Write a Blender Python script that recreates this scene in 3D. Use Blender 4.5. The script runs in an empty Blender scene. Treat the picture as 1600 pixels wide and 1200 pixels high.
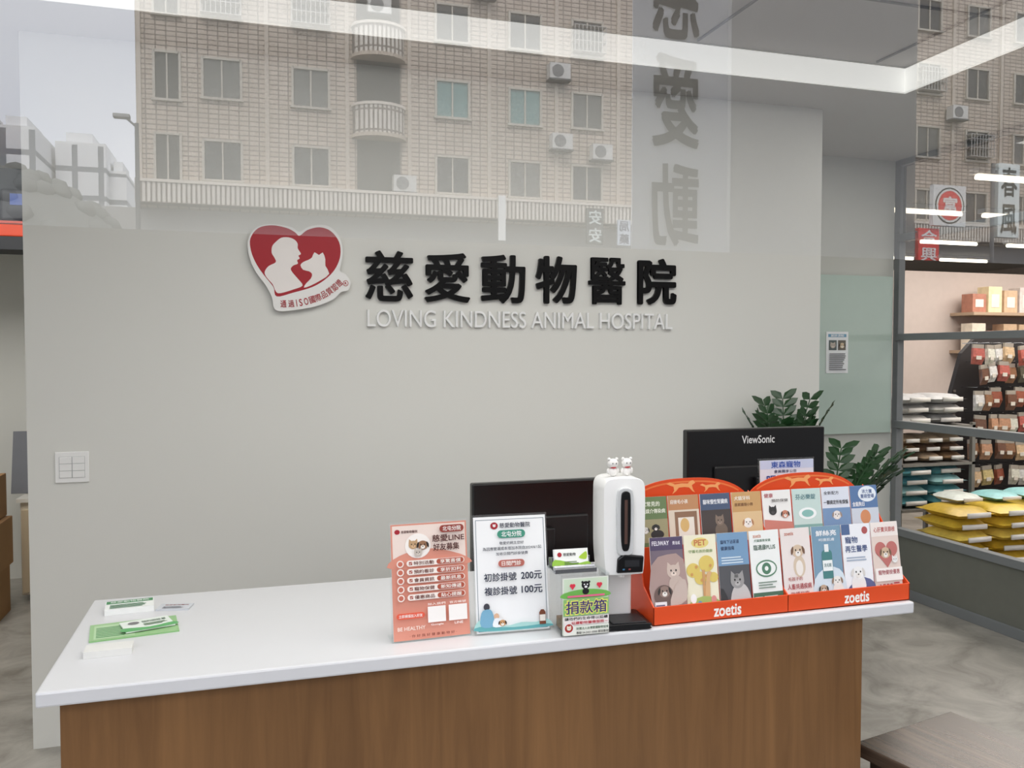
import bpy, math, random
from mathutils import Vector, Matrix
random.seed(7)
sc=bpy.context.scene
COL=sc.collection
try:
    sc.view_settings.view_transform='Standard'
except Exception: pass
# ---------------------------------------------------------------- materials
def lin(c):
    return tuple(((x/255)/12.92 if x/255<=.04045 else ((x/255+.055)/1.055)**2.4) for x in c)
def newmat(name):
    m=bpy.data.materials.new(name); m.use_nodes=True; nt=m.node_tree; nt.nodes.clear()
    o=nt.nodes.new("ShaderNodeOutputMaterial"); return m,nt,o
MC={}
def mat(c,rough=.55,metal=0,var=.06,scale=14,emit=0,bump=0,coat=0,spec=.5):
    key=(tuple(c),rough,metal,var,scale,emit,bump,coat,spec)
    if key in MC: return MC[key]
    m,nt,o=newmat("surface_%02x%02x%02x"%tuple(int(v) for v in c))
    p=nt.nodes.new("ShaderNodeBsdfPrincipled"); nt.links.new(p.outputs[0],o.inputs[0])
    L=lin(c)
    n=nt.nodes.new("ShaderNodeTexNoise"); n.inputs["Scale"].default_value=scale; n.inputs["Detail"].default_value=3
    g=nt.nodes.new("ShaderNodeTexCoord"); nt.links.new(g.outputs["Object"],n.inputs["Vector"])
    r=nt.nodes.new("ShaderNodeMix"); r.data_type='RGBA'
    r.inputs[6].default_value=tuple(x*(1-var) for x in L)+(1,); r.inputs[7].default_value=tuple(min(1,x*(1+var)) for x in L)+(1,)
    nt.links.new(n.outputs[0],r.inputs[0]); nt.links.new(r.outputs[2],p.inputs["Base Color"])
    p.inputs["Roughness"].default_value=rough; p.inputs["Metallic"].default_value=metal; p.inputs["Specular IOR Level"].default_value=spec
    if coat: p.inputs["Coat Weight"].default_value=coat
    if emit:
        nt.links.new(r.outputs[2],p.inputs["Emission Color"]); p.inputs["Emission Strength"].default_value=emit
    if bump:
        b=nt.nodes.new("ShaderNodeBump"); b.inputs["Strength"].default_value=bump; nt.links.new(n.outputs[0],b.inputs["Height"]); nt.links.new(b.outputs[0],p.inputs["Normal"])
    MC[key]=m; return m
def glassmat(name,fac,tint=(1,1,1),rough=0,gcol=(1,1,1)):
    m,nt,o=newmat(name)
    t=nt.nodes.new("ShaderNodeBsdfTransparent"); t.inputs[0].default_value=tint+(1,)
    g=nt.nodes.new("ShaderNodeBsdfGlossy"); g.inputs["Roughness"].default_value=rough; g.inputs[0].default_value=gcol+(1,)
    x=nt.nodes.new("ShaderNodeMixShader"); x.inputs[0].default_value=fac
    nt.links.new(t.outputs[0],x.inputs[1]); nt.links.new(g.outputs[0],x.inputs[2]); nt.links.new(x.outputs[0],o.inputs[0]); return m
def wood(name,c1,c2,axis='Z',rough=.4,sc_=1.0,t0=.9,t1=1.07):
    m,nt,o=newmat(name); p=nt.nodes.new("ShaderNodeBsdfPrincipled"); nt.links.new(p.outputs[0],o.inputs[0])
    g=nt.nodes.new("ShaderNodeTexCoord"); mp=nt.nodes.new("ShaderNodeMapping"); nt.links.new(g.outputs["Object"],mp.inputs[0])
    s=[9*sc_,9*sc_,9*sc_]; s['XYZ'.index(axis)]=.6*sc_; mp.inputs["Scale"].default_value=s
    n=nt.nodes.new("ShaderNodeTexNoise"); n.inputs["Scale"].default_value=2.2; n.inputs["Detail"].default_value=7; n.inputs["Roughness"].default_value=.6; n.inputs["Distortion"].default_value=.8
    nt.links.new(mp.outputs[0],n.inputs["Vector"])
    r=nt.nodes.new("ShaderNodeValToRGB"); r.color_ramp.elements[0].position=.25; r.color_ramp.elements[1].position=.8
    r.color_ramp.elements[0].color=lin(c1)+(1,); r.color_ramp.elements[1].color=lin(c2)+(1,)
    nt.links.new(n.outputs[0],r.inputs[0]); last=r.outputs[0]
    mp2=nt.nodes.new("ShaderNodeMapping"); nt.links.new(g.outputs["Object"],mp2.inputs[0]); s2=[3,3,3]; s2['XYZ'.index(axis)]=.05; mp2.inputs["Scale"].default_value=s2
    v=nt.nodes.new("ShaderNodeTexNoise"); v.inputs["Scale"].default_value=1.0; v.inputs["Detail"].default_value=0; nt.links.new(mp2.outputs[0],v.inputs["Vector"])
    mr=nt.nodes.new("ShaderNodeMapRange"); mr.inputs[1].default_value=.3; mr.inputs[2].default_value=.7; mr.inputs[3].default_value=t0; mr.inputs[4].default_value=t1
    nt.links.new(v.outputs[0],mr.inputs[0])
    mx=nt.nodes.new("ShaderNodeVectorMath"); mx.operation='SCALE'; nt.links.new(last,mx.inputs[0]); nt.links.new(mr.outputs[0],mx.inputs["Scale"])
    nt.links.new(mx.outputs[0],p.inputs["Base Color"]); p.inputs["Roughness"].default_value=rough
    b=nt.nodes.new("ShaderNodeBump"); b.inputs["Strength"].default_value=.05; nt.links.new(n.outputs[0],b.inputs["Height"]); nt.links.new(b.outputs[0],p.inputs["Normal"])
    return m
def marble():
    m,nt,o=newmat("stone_floor"); p=nt.nodes.new("ShaderNodeBsdfPrincipled"); nt.links.new(p.outputs[0],o.inputs[0])
    g=nt.nodes.new("ShaderNodeTexCoord"); n=nt.nodes.new("ShaderNodeTexNoise"); n.inputs["Scale"].default_value=3.2; n.inputs["Detail"].default_value=10; n.inputs["Distortion"].default_value=.9; n.inputs["Roughness"].default_value=.65
    nt.links.new(g.outputs["Object"],n.inputs["Vector"]); r=nt.nodes.new("ShaderNodeValToRGB"); e=r.color_ramp.elements
    e[0].position=.3; e[0].color=lin((118,114,105))+(1,); e[1].position=.75; e[1].color=lin((182,178,169))+(1,)
    k=e.new(.5); k.color=lin((154,150,142))+(1,)
    nt.links.new(n.outputs[0],r.inputs[0]); nt.links.new(r.outputs[0],p.inputs["Base Color"]); p.inputs["Roughness"].default_value=.38; return m
def tilefacade(name,c1,c2,cm,bw,bh,mortar=.012):
    m,nt,o=newmat(name); p=nt.nodes.new("ShaderNodeBsdfPrincipled"); nt.links.new(p.outputs[0],o.inputs[0]); p.inputs["Roughness"].default_value=.7
    g=nt.nodes.new("ShaderNodeNewGeometry"); s=nt.nodes.new("ShaderNodeSeparateXYZ"); nt.links.new(g.outputs["Position"],s.inputs[0])
    c=nt.nodes.new("ShaderNodeCombineXYZ"); nt.links.new(s.outputs[0],c.inputs[0]); nt.links.new(s.outputs[2],c.inputs[1])
    b=nt.nodes.new("ShaderNodeTexBrick"); nt.links.new(c.outputs[0],b.inputs["Vector"])
    b.inputs["Color1"].default_value=lin(c1)+(1,); b.inputs["Color2"].default_value=lin(c2)+(1,); b.inputs["Mortar"].default_value=lin(cm)+(1,)
    b.inputs["Scale"].default_value=1; b.inputs["Brick Width"].default_value=bw; b.inputs["Row Height"].default_value=bh; b.inputs["Mortar Size"].default_value=mortar; b.offset=0
    nt.links.new(b.outputs[0],p.inputs["Base Color"]); return m
# ---------------------------------------------------------------- mesh building
class MB:
    def __init__(s): s.v=[];s.f=[];s.mi=[];s.mats=[]
    def m(s,mt):
        if mt not in s.mats: s.mats.append(mt)
        return s.mats.index(mt)
    def add(s,vs,fs,mt):
        b=len(s.v); s.v+=[tuple(v) for v in vs]; k=s.m(mt)
        for f in fs: s.f.append([b+i for i in f]); s.mi.append(k)
        return s
    def box(s,x0,x1,y0,y1,z0,z1,mt,M=None):
        vs=[Vector(p) for p in [(x0,y0,z0),(x1,y0,z0),(x1,y1,z0),(x0,y1,z0),(x0,y0,z1),(x1,y0,z1),(x1,y1,z1),(x0,y1,z1)]]
        if M: vs=[M@v for v in vs]
        return s.add(vs,[(0,3,2,1),(4,5,6,7),(0,1,5,4),(1,2,6,5),(2,3,7,6),(3,0,4,7)],mt)
    def cyl(s,p0,p1,r0,r1,mt,n=16):
        p0=Vector(p0);p1=Vector(p1);d=(p1-p0).normalized(); a=d.orthogonal().normalized(); b=d.cross(a)
        vs=[]
        for p,r in((p0,r0),(p1,r1)):
            for i in range(n):
                t=2*math.pi*i/n; vs.append(p+a*(r*math.cos(t))+b*(r*math.sin(t)))
        fs=[(i,(i+1)%n,n+(i+1)%n,n+i) for i in range(n)]+[tuple(range(n-1,-1,-1)),tuple(range(n,2*n))]
        return s.add(vs,fs,mt)
    def lathe(s,c,prof,mt,n=24):
        vs=[];fs=[]
        for r,z in prof:
            for i in range(n):
                t=2*math.pi*i/n; vs.append((c[0]+r*math.cos(t),c[1]+r*math.sin(t),c[2]+z))
        for k in range(len(prof)-1):
            for i in range(n): fs.append((k*n+i,k*n+(i+1)%n,(k+1)*n+(i+1)%n,(k+1)*n+i))
        fs.append(tuple(range(n-1,-1,-1))); fs.append(tuple(range((len(prof)-1)*n,len(prof)*n)))
        return s.add(vs,fs,mt)
    def prism(s,pts,y0,y1,mt):
        n=len(pts); vs=[(p[0],y0,p[1]) for p in pts]+[(p[0],y1,p[1]) for p in pts]
        a=sum(pts[i][0]*pts[(i+1)%n][1]-pts[(i+1)%n][0]*pts[i][1] for i in range(n))
        fr=list(range(n))
        if a<0: fr=fr[::-1]
        fs=[fr,[i+n for i in fr[::-1]]]+[((i+1)%n,i,n+i,n+(i+1)%n) if a>0 else (i,(i+1)%n,n+(i+1)%n,n+i) for i in range(n)]
        return s.add(vs,fs,mt)
    def ell(s,c,r,mt,nu=14,nv=9):
        vs=[];fs=[]
        for j in range(nv+1):
            ph=math.pi*j/nv
            for i in range(nu):
                t=2*math.pi*i/nu; vs.append((c[0]+r[0]*math.sin(ph)*math.cos(t),c[1]+r[1]*math.sin(ph)*math.sin(t),c[2]-r[2]*math.cos(ph)))
        for j in range(nv):
            for i in range(nu): fs.append((j*nu+i,j*nu+(i+1)%nu,(j+1)*nu+(i+1)%nu,(j+1)*nu+i))
        return s.add(vs,fs,mt)
    def obj(s,name,parent=None,loc=(0,0,0),rot=(0,0,0),bevel=0,seg=2,smooth=False,**kw):
        me=bpy.data.meshes.new(name); me.from_pydata(s.v,[],s.f)
        for x in s.mats: me.materials.append(x)
        for p,i in zip(me.polygons,s.mi): p.material_index=i; p.use_smooth=smooth
        me.update(); o=bpy.data.objects.new(name,me); COL.objects.link(o); o.location=loc; o.rotation_euler=rot
        if parent: o.parent=parent
        if bevel:
            b=o.modifiers.new("bevel","BEVEL"); b.width=bevel; b.segments=seg; b.limit_method='ANGLE'; b.angle_limit=math.radians(40)
        for k,v in kw.items(): o[k]=v
        return o
def thing(name,label,category,loc=(0,0,0),rot=(0,0,0),**kw):
    e=bpy.data.objects.new(name,None); COL.objects.link(e); e.location=loc; e.rotation_euler=rot; e.empty_display_size=.05
    e["label"]=label; e["category"]=category
    for k,v in kw.items(): e[k]=v
    return e
def cpy(o,parent,loc,rot=None,scale=None):
    c=o.copy(); COL.objects.link(c); c.parent=parent; c.location=loc
    if rot is not None: c.rotation_euler=rot
    if scale is not None: c.scale=scale
    return c
def box(name,b,mt,bevel=0,**kw):
    return MB().box(*b,mt).obj(name,bevel=bevel,**kw)
GC={}
def glyph(body,bold=.0,ext=0,res=3,nd=4):
    key=(body,bold,ext,res,nd)
    if key in GC: return GC[key]
    k0=(body,ext,res)
    if k0 not in GC:
        cu=bpy.data.curves.new("t","FONT"); cu.body=body; cu.size=1; cu.extrude=ext; cu.resolution_u=res; cu.space_line=1.1
        if '\n' in body: cu.align_x='CENTER'
        ob=bpy.data.objects.new("t",cu); COL.objects.link(ob); bpy.context.view_layer.update()
        me=bpy.data.meshes.new_from_object(ob.evaluated_get(bpy.context.evaluated_depsgraph_get()))
        GC[k0]=([tuple(v.co) for v in me.vertices],[tuple(p.vertices) for p in me.polygons])
        bpy.data.objects.remove(ob); bpy.data.meshes.remove(me); bpy.data.curves.remove(cu)
    vs,fs=GC[k0]
    if bold>0:   # thicken strokes: shifted copies, each a hair apart in depth
        V=list(vs); F_=list(fs)
        for i in range(nd):
            a=2*math.pi*(i+.5)/nd; dx,dy=bold*math.cos(a),bold*math.sin(a); b=len(V)
            V+=[(v[0]+dx,v[1]+dy,(v[2]*(1-.004*(i+1)) if ext else .14*(i+1))) for v in vs]; F_+=[tuple(b+j for j in f) for f in fs]
        vs,fs=V,F_
    GC[key]=(vs,fs); return GC[key]
def fit(vs,u0,u1,v0,v1):
    xs=[v[0] for v in vs]; ys=[v[1] for v in vs]
    a,b,c,d=min(xs),max(xs),min(ys),max(ys)
    return [(u0+(v[0]-a)/(b-a+1e-9)*(u1-u0), v0+(v[1]-c)/(d-c+1e-9)*(v1-v0), v[2]) for v in vs]
def spline(pts,n=6):
    out=[];N=len(pts)
    for i in range(N):
        p0,p1,p2,p3=[Vector(pts[(i+k)%N]) for k in(-1,0,1,2)]
        for j in range(n):
            t=j/n; out.append(tuple(.5*((2*p1)+(-p0+p2)*t+(2*p0-5*p1+4*p2-p3)*t*t+(-p0+3*p1-3*p2+p3)*t**3)))
    return out
class Print:   # flat artwork in local xz plane, facing -y
    def __init__(s,eps=.0004,des=0): s.mb=MB(); s.k=1; s.eps=eps; s.des=des
    def _a(s,pts,fs,c,rough=.45):
        if s.des:
            g=sum(c)/3; c=tuple(int(x+(g-x)*s.des+(225-x)*s.des*.35) for x in c)
        s.mb.add([(p[0],-s.k*s.eps-(p[2]*s.eps if len(p)>2 else 0),p[1]) for p in pts],fs,mat(c,rough,var=.03)); s.k+=1; return s
    def rect(s,u0,u1,v0,v1,c): return s._a([(u0,v0),(u1,v0),(u1,v1),(u0,v1)],[(0,1,2,3)],c)
    def poly(s,pts,c,sm=0):
        if sm: pts=spline(pts,sm)
        n=len(pts); a=sum(pts[i][0]*pts[(i+1)%n][1]-pts[(i+1)%n][0]*pts[i][1] for i in range(n))
        return s._a(pts,[tuple(range(n)) if a>0 else tuple(range(n-1,-1,-1))],c)
    def ell(s,cu,cv,ru,rv,c,n=24): return s.poly([(cu+ru*math.cos(2*math.pi*i/n),cv+rv*math.sin(2*math.pi*i/n)) for i in range(n)],c)
    def pill(s,u0,u1,v0,v1,c):
        r=(v1-v0)/2; pts=[]
        for i in range(9): t=-math.pi/2+math.pi*i/8; pts.append((u1-r+r*math.cos(t),(v0+v1)/2+r*math.sin(t)))
        for i in range(9): t=math.pi/2+math.pi*i/8; pts.append((u0+r+r*math.cos(t),(v0+v1)/2+r*math.sin(t)))
        return s.poly(pts,c)
    def text(s,b,u0,u1,v0,v1,c,bold=.01):
        vs,fs=glyph(b,bold); return s._a(fit(vs,u0,u1,v0,v1),fs,c)
    def lines(s,u0,u1,v0,v1,n,c,fill=.5):
        h=(v1-v0)/n
        for i in range(n): s.rect(u0,u1-(u1-u0)*.25*random.random(),v0+i*h,v0+i*h+h*fill,c); s.k-=1
        s.k+=1; return s
    def face(s,cu,cv,r,c,kind='dog',c2=(40,34,32)):
        if kind=='cat':
            s.poly([(cu-r,cv+r*.2),(cu-r*.85,cv+r*1.25),(cu-r*.25,cv+r*.75)],c); s.poly([(cu+r,cv+r*.2),(cu+r*.85,cv+r*1.25),(cu+r*.25,cv+r*.75)],c)
        s.ell(cu,cv,r,r*.88,c)
        if kind=='dog':
            s.poly([(cu-r*.75,cv+r*.7),(cu-r*1.2,cv+r*.2),(cu-r*1.15,cv-r*.5),(cu-r*.8,cv-r*.1)],c2,2); s.poly([(cu+r*.75,cv+r*.7),(cu+r*1.2,cv+r*.2),(cu+r*1.15,cv-r*.5),(cu+r*.8,cv-r*.1)],c2,2)
            s.ell(cu,cv-r*.35,r*.45,r*.38,(245,238,228),12)
        else:
            s.ell(cu,cv-r*.3,r*.4,r*.28,tuple(min(255,x+30) for x in c),12)
        s.ell(cu-r*.38,cv+r*.15,r*.12,r*.14,(25,22,22),10); s.ell(cu+r*.38,cv+r*.15,r*.12,r*.14,(25,22,22),10)
        s.ell(cu,cv-r*.2,r*.13,r*.09,(25,22,22),10); return s
    def obj(s,name,parent=None,flip=False,**kw):
        if flip:
            s.mb.v=[(-a,b,c) for a,b,c in s.mb.v]; s.mb.f=[f[::-1] for f in s.mb.f]
        return s.mb.obj(name,parent,**kw)
# ---------------------------------------------------------------- camera
cam=bpy.data.objects.new("camera",bpy.data.cameras.new("camera")); COL.objects.link(cam)
cam.location=(0,-3.85,1.62); cam.rotation_euler=(math.radians(90-2.07),0,math.radians(-17)); cam.data.lens=29.925; cam.data.clip_start=.02; cam.data.clip_end=500
sc.camera=cam
# ---------------------------------------------------------------- palette
WALL=mat((222,222,216),.6,var=.012,scale=1.5)
WALL2=mat((200,202,196),.6,var=.02,scale=2)
CEIL=mat((186,184,180),.8,var=.02,scale=3)
CEIL2=mat((160,156,152),.8,var=.02,scale=3)
BLACK=mat((9,9,11),.3); BLACKM=mat((10,10,12),.4)
FRAME=mat((122,126,128),.45); DARKF=mat((60,62,64),.5)
WHITE=mat((240,240,238),.35); WGLOSS=mat((244,244,242),.18,var=.01)
STEEL=mat((190,192,194),.25,1)
MARB=marble()
CWOOD=wood("oak_laminate",(100,69,38),(132,95,57),'Z',.42)
DWOOD=wood("dark_walnut",(48,38,32),(100,84,70),'Y',.25,1.6,.8,1.1)
# ---------------------------------------------------------------- room shell
S=dict(kind="structure")
box("floor",(-3.2,11,-3.25,7.2,-.1,0),MARB,**S)
box("wall_back",(-.871,2.886,0,.14,0,2.9),WALL,**S)
box("wall_left",(-3.3,-3.2,-3.25,7.2,0,3.1),WALL2,**S)
box("wall_rear",(2.3,4.12,.88,1.0,0,2.9),WALL2,**S)
box("wall_far",(-3.2,2.3,3.0,3.1,0,2.9),WALL,**S)
box("wall_passage",(2.3,2.4,1.0,3.0,0,2.9),WALL2,**S)
box("wall_shop",(2.3,11,7.1,7.2,0,2.9),mat((204,192,184),.7),**S)
box("wall_right",(11,11.1,-3.25,7.2,0,2.9),mat((196,184,176),.7),**S)
box("ceiling",(-3.3,11.1,-.35,7.2,2.9,3.2),CEIL,**S)
box("ceiling_side",(3.1,11.1,-3.25,-.35,2.9,3.2),CEIL,**S)
box("ceiling_recess",(-3.3,3.1,-3.25,-.35,3.03,3.2),CEIL2,**S)
LED=mat((250,250,246),.5,var=.01,emit=.5)
box("trim_1",(-3.2,3.1,-.37,-.352,2.9,3.015),LED,**S)
box("trim_2",(3.08,3.098,-3.2,-.37,2.9,3.015),LED,**S)
sm=mat((92,90,88),.8)
box("trim_3",(1.93,1.94,-3.2,-.38,3.022,3.031),sm,**S)
box("trim_4",(-3.2,3.07,-.985,-.975,3.022,3.031),sm,**S)
box("trim_5",(2.9,2.91,-3.2,-.38,3.022,3.031),sm,**S)
# shop window: only the upper glass is built, to carry the street reflection
GL=glassmat("window_glass",.18,(.99,.995,.99))
MB().add([(-3.2,-3.25,1.70),(4.1,-3.25,1.70),(4.1,-3.25,3.0),(-3.2,-3.25,3.0)],[(0,1,2,3)],GL).obj("window_1",**S)
MB().add([(4.2,-3.25,0.05),(11,-3.25,0.05),(11,-3.25,2.88),(4.2,-3.25,2.88)],[(0,1,2,3)],GL).obj("window_2",**S)
box("trim_6",(-3.3,11.1,-3.3,-3.2,0,.05),FRAME,**S)
box("wall_front",(-3.3,11.1,-3.35,-3.26,3.0,9),mat((120,118,114),.7),**S)
box("trim_7",(4.1,4.2,-3.3,-3.2,.05,2.9),FRAME,**S)
# ---------------------------------------------------------------- partition to pet shop
part=thing("partition_frame","grey metal framed partition beside the corridor","partition",(4.15,0,0))
pf=MB()
for y in (.86,-.62,-2.0,-3.17): pf.box(-.025,.025,y-.025,y+.025,0,2.9,FRAME)
for z0,z1 in ((0,.06),(.40,.45),(1.12,1.17),(1.705,1.75),(2.36,2.41),(2.86,2.9)): pf.box(-.03,.03,-3.17,.86,z0,z1,FRAME)
pf.obj("frame",part,bevel=.003)
MB().box(-.01,.01,-3.17,.84,.06,.40,mat((112,114,106),.15)).obj("kick_panel",part,label="grey glossy lower panel")
PG2=glassmat("partition_glass_upper",.1,(.62,.62,.62))
MB().add([(0,-3.17,2.41),(0,.84,2.41),(0,.84,2.86),(0,-3.17,2.86)],[(0,1,2,3)],PG2).obj("upper_pane",part)
# ---------------------------------------------------------------- reception counter
ctr=thing("reception_counter","wood-grain reception counter under a white worktop","counter",(0,0,0))
MB().box(-.405,1.672,-1.83,-1.81,0,.866,CWOOD).obj("front_panel",ctr,bevel=.002)
MB().box(-.405,-.385,-1.81,-1.18,0,.866,CWOOD).obj("side_panel",ctr,bevel=.002)
MB().box(1.652,1.672,-1.81,-1.18,0,.866,CWOOD).obj("side_panel",ctr,bevel=.002)
MB().box(-.385,1.652,-1.5,-1.48,.1,.866,CWOOD).box(-.385,1.652,-1.81,-1.18,.09,.11,CWOOD).obj("inner_shelf",ctr)
box("countertop",(-.447,1.83,-1.855,-1.14,.866,.9),mat((214,215,217),.28,var=.01),bevel=.005,label="long white solid-surface worktop on the reception counter",category="countertop")
desk=thing("staff_desk","low white staff desk behind the reception counter","desk",(0,0,0))
MB().box(.4,2.16,-1.13,-.55,.70,.73,WHITE).obj("desk_top",desk,bevel=.003)
MB().box(.42,.45,-1.1,-.58,0,.70,WHITE).obj("desk_leg",desk); MB().box(2.1,2.13,-1.1,-.58,0,.70,WHITE).obj("desk_leg",desk)
# ---------------------------------------------------------------- monitors
def monitor(cx,y,w,h,zc,label,brand,rz=0):
    t=thing("computer_monitor",label,"monitor",(cx,y,.731),(0,0,rz))
    z=zc-.73
    MB().box(-w/2,w/2,-.02,.02,z-h/2,z+h/2,BLACK).obj("housing",t,bevel=.006)
    MB().box(-w/2+.012,w/2-.012,.02,.0215,z-h/2+.015,z+h/2-.012,mat((30,34,40),.15)).obj("screen",t)
    MB().box(-w*.32,w*.32,-.032,-.018,z-h*.34,z+h*.12,BLACKM).obj("rear_cover",t,bevel=.01)
    MB().box(-.03,.03,-.06,-.03,.01,z,BLACK).obj("stand_neck",t,bevel=.004)
    MB().box(-.12,.12,-.09,.09,0,.012,BLACK).obj("stand_base",t,bevel=.004)
    if brand:
        p=Print(); p.text(brand,-.070,.072,z+h/2-.056,z+h/2-.026,(214,214,214),.014); p.obj("brand_lettering",t,loc=(0,-.0206,0))
    return t
monitor(1.0,-.95,.53,.33,.995,"black monitor seen from behind on the staff desk",None)
monitor(1.83,-1.03,.595,.36,1.155,"black monitor with pale brand lettering on its back",'ViewSonic')
# ---------------------------------------------------------------- wall sign
def art(px,py): return (-.008+(px-388)*.00272, 2.175+(350-py)*.00287)
logo=thing("logo_sign","red and white heart logo board with person and pet silhouettes","sign",(0,0,0))
RED=(168,14,32)
base=[(466,360),(480,352),(500,348),(516,352),(529,366),(534,386),(531,406),(529,417),(538,422),(546,434),(542,446),(530,450),(518,461),(490,472),(458,478),(434,480),(425,474),(423,460),(413,441),(400,424),(390,403),(387,378),(397,359),(415,351),(438,351),(455,354)]
MB().prism(spline([art(*p) for p in base],4),-.03,-.012,mat((240,239,236),.4,var=.01)).obj("backing_board",logo)
MB().cyl((.1,-.012,2.08),(.1,0,2.08),.01,.01,STEEL).obj("standoff",logo); MB().cyl((.3,-.012,2.08),(.3,0,2.08),.01,.01,STEEL).obj("standoff",logo)
pr=Print()
heart=[(466,366),(478,357),(497,352),(515,357),(528,373),(530,393),(523,412),(509,428),(487,442),(455,452),(430,458),(425,444),(412,428),(400,411),(392,392),(391,373),(403,357),(424,352),(446,355),(459,361)]
pr.poly([art(*p) for p in heart],RED,4)
person=[(430,376),(438,370),(449,369),(458,372),(463,378),(463,385),(468,393),(464,396),(466,400),(462,403),(463,408),(456,411),(452,416),(455,422),(464,432),(470,441),(456,447),(436,453),(429,451),(424,440),(415,430),(412,422),(418,413),(429,407),(427,400),(423,393),(424,383)]
pr.poly([art(*p) for p in person],(242,236,232),3)
dog=[(467,410),(472,405),(479,402),(485,398),(489,390),(496,394),(502,390),(506,400),(506,410),(512,422),(499,432),(482,441),(472,444),(476,437),(483,430),(485,423),(480,419),(471,417)]
pr.poly([art(*p) for p in dog],(242,236,232),2)
P0,P1,P2=Vector(art(434,469)),Vector(art(497,470)),Vector(art(531,432))
txt="通過ISO國際品質認證"
wd={'I':.45,'S':.7,'O':.85}; tot=sum(wd.get(c,1) for c in txt); acc=0
for ch in txt:
    w_=wd.get(ch,1); t=(acc+w_/2)/tot; acc+=w_
    p=P0*(1-t)**2+P1*2*t*(1-t)+P2*t*t; d=((P1-P0)*(1-t)+(P2-P1)*t).normalized(); q=Vector((-d.y,d.x))
    vs,fs=glyph(ch,.014); hw={'I':.0016,'S':.0065,'O':.009}.get(ch,.0125); vs=fit(vs,-hw,hw,-.0155,.0155)
    pr._a([tuple(p+d*v[0]+q*v[1])+(v[2],) for v in vs],fs,RED); pr.k-=1
pr.k+=1
cx,cz=art(538,436); pr.ell(cx,cz,.012,.013,RED); pr.ell(cx,cz,.0095,.0105,(240,236,232)); pr.text("R",cx-.005,cx+.005,cz-.006,cz+.006,RED,.04)
pr.obj("printed_emblem",logo,loc=(0,-.03,0))
sign=thing("hospital_sign","raised black characters and white letters on the wall","sign",(0,0,0))
SB=mat((3,3,4),.35,var=.02,spec=.2)
for ch,x0,x1,z0,z1,bo in [("慈",.489,.7036,1.853,2.080,.019),("愛",.757,.970,1.853,2.080,.020),("動",1.023,1.238,1.853,2.080,.021),("物",1.291,1.498,1.855,2.082,.027),("醫",1.560,1.752,1.857,2.084,.014),("院",1.82,2.03,1.860,2.088,.027)]:
    vs,fs=glyph(ch,bo,.5,5,14); vs=fit(vs,x0,x1,z0,z1)
    MB().add([(v[0],-.011-v[2]*.016,v[1]) for v in vs],fs,SB).obj("character",sign)
SW=mat((242,243,242),.35,var=.01)
vs,fs=glyph("LOVING KINDNESS ANIMAL HOSPITAL",0,.5,5)
vs=fit(vs,.497,2.008,1.739,1.816)
adj=list(range(len(vs)))
def fd(a):
    while adj[a]!=a: adj[a]=adj[adj[a]]; a=adj[a]
    return a
key={}
for i,v in enumerate(vs):
    k=(round(v[0],5),round(v[1],5))
    if k in key: adj[fd(i)]=fd(key[k])
    else: key[k]=i
for f in fs:
    for i in f[1:]: adj[fd(i)]=fd(f[0])
gr={}
for f in fs: gr.setdefault(fd(f[0]),[]).append(f)
for r,fl in gr.items():
    ids=sorted({i for f in fl for i in f}); mp={i:k for k,i in enumerate(ids)}
    MB().add([(vs[i][0],-.010-vs[i][2]*.018,vs[i][1]) for i in ids],[[mp[i] for i in f] for f in fl],SW).obj("letter",sign,label="raised white letter")
# ---------------------------------------------------------------- switch plate
sw=thing("light_switch","white multi-gang light switch plate on the wall","light switch",(-.707,0,1.154))
MB().box(-.0635,.0635,-.009,0,-.0635,.0635,WGLOSS).obj("plate",sw,bevel=.003)
MB().box(-.048,.048,-.0095,-.008,-.044,.044,mat((188,190,190),.5)).obj("recess",sw)
for cx_ in (-.024,.024):
    for cz_ in (-.029,0,.029): MB().box(cx_-.0225,cx_+.0225,-.013,-.009,cz_-.0136,cz_+.0136,WGLOSS).obj("rocker",sw,bevel=.0015)
# ---------------------------------------------------------------- poster stands
ACR=glassmat("clear_acrylic",.06,(.97,.98,.98),.02)
def stand(x,y,w,h,lean,rz,label,cat="sign stand"):
    t=thing("sign_stand",label,cat,(x,y,.9005),(0,0,rz))
    M=Matrix.Rotation(-lean,4,'X')
    MB().box(-w/2-.004,w/2+.004,-.0025,.0045,0,h+.006,ACR,M).box(-w/2-.004,w/2+.004,0,.06,0,.003,ACR).obj("acrylic_holder",t)
    MB().box(-w/2,w/2,0,.001,.004,h,WHITE,M).obj("paper",t)
    return t
A=stand(.428,-1.765,.197,.291,math.radians(8),math.radians(2),"clear stand with a salmon pink poster with white rounded rows")
w=.197/2; h=.291
p=Print(.00025)
p.rect(-w,w,.004,h,(220,148,128)); p.rect(-w+.004,w-.004,.19,h-.004,(240,222,212))
p.poly([(-w+.004,.18),(w-.004,.18),(w-.004,.20),(.03,.222),(-.03,.226),(-w+.004,.205)],(220,148,128),3)
p.ell(-.082,.272,.007,.006,(165,30,45)); p.text("慈愛動物醫院",-.072,-.03,.268,.275,(90,50,45))
p.ell(-.03,.235,.033,.031,(250,244,238)); p.face(-.042,.238,.012,(196,160,120),'cat'); p.face(-.018,.236,.013,(150,110,80),'dog'); p.face(-.031,.218,.01,(200,190,180),'cat')
p.pill(.026,.09,.265,.283,(150,62,52)); p.text("北屯分院",.034,.082,.268,.280,(255,250,245),.015)
p.text("慈愛LINE",.006,.09,.242,.260,(80,30,26),.022); p.text("好友募集",.008,.076,.220,.238,(80,30,26),.022)
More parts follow.
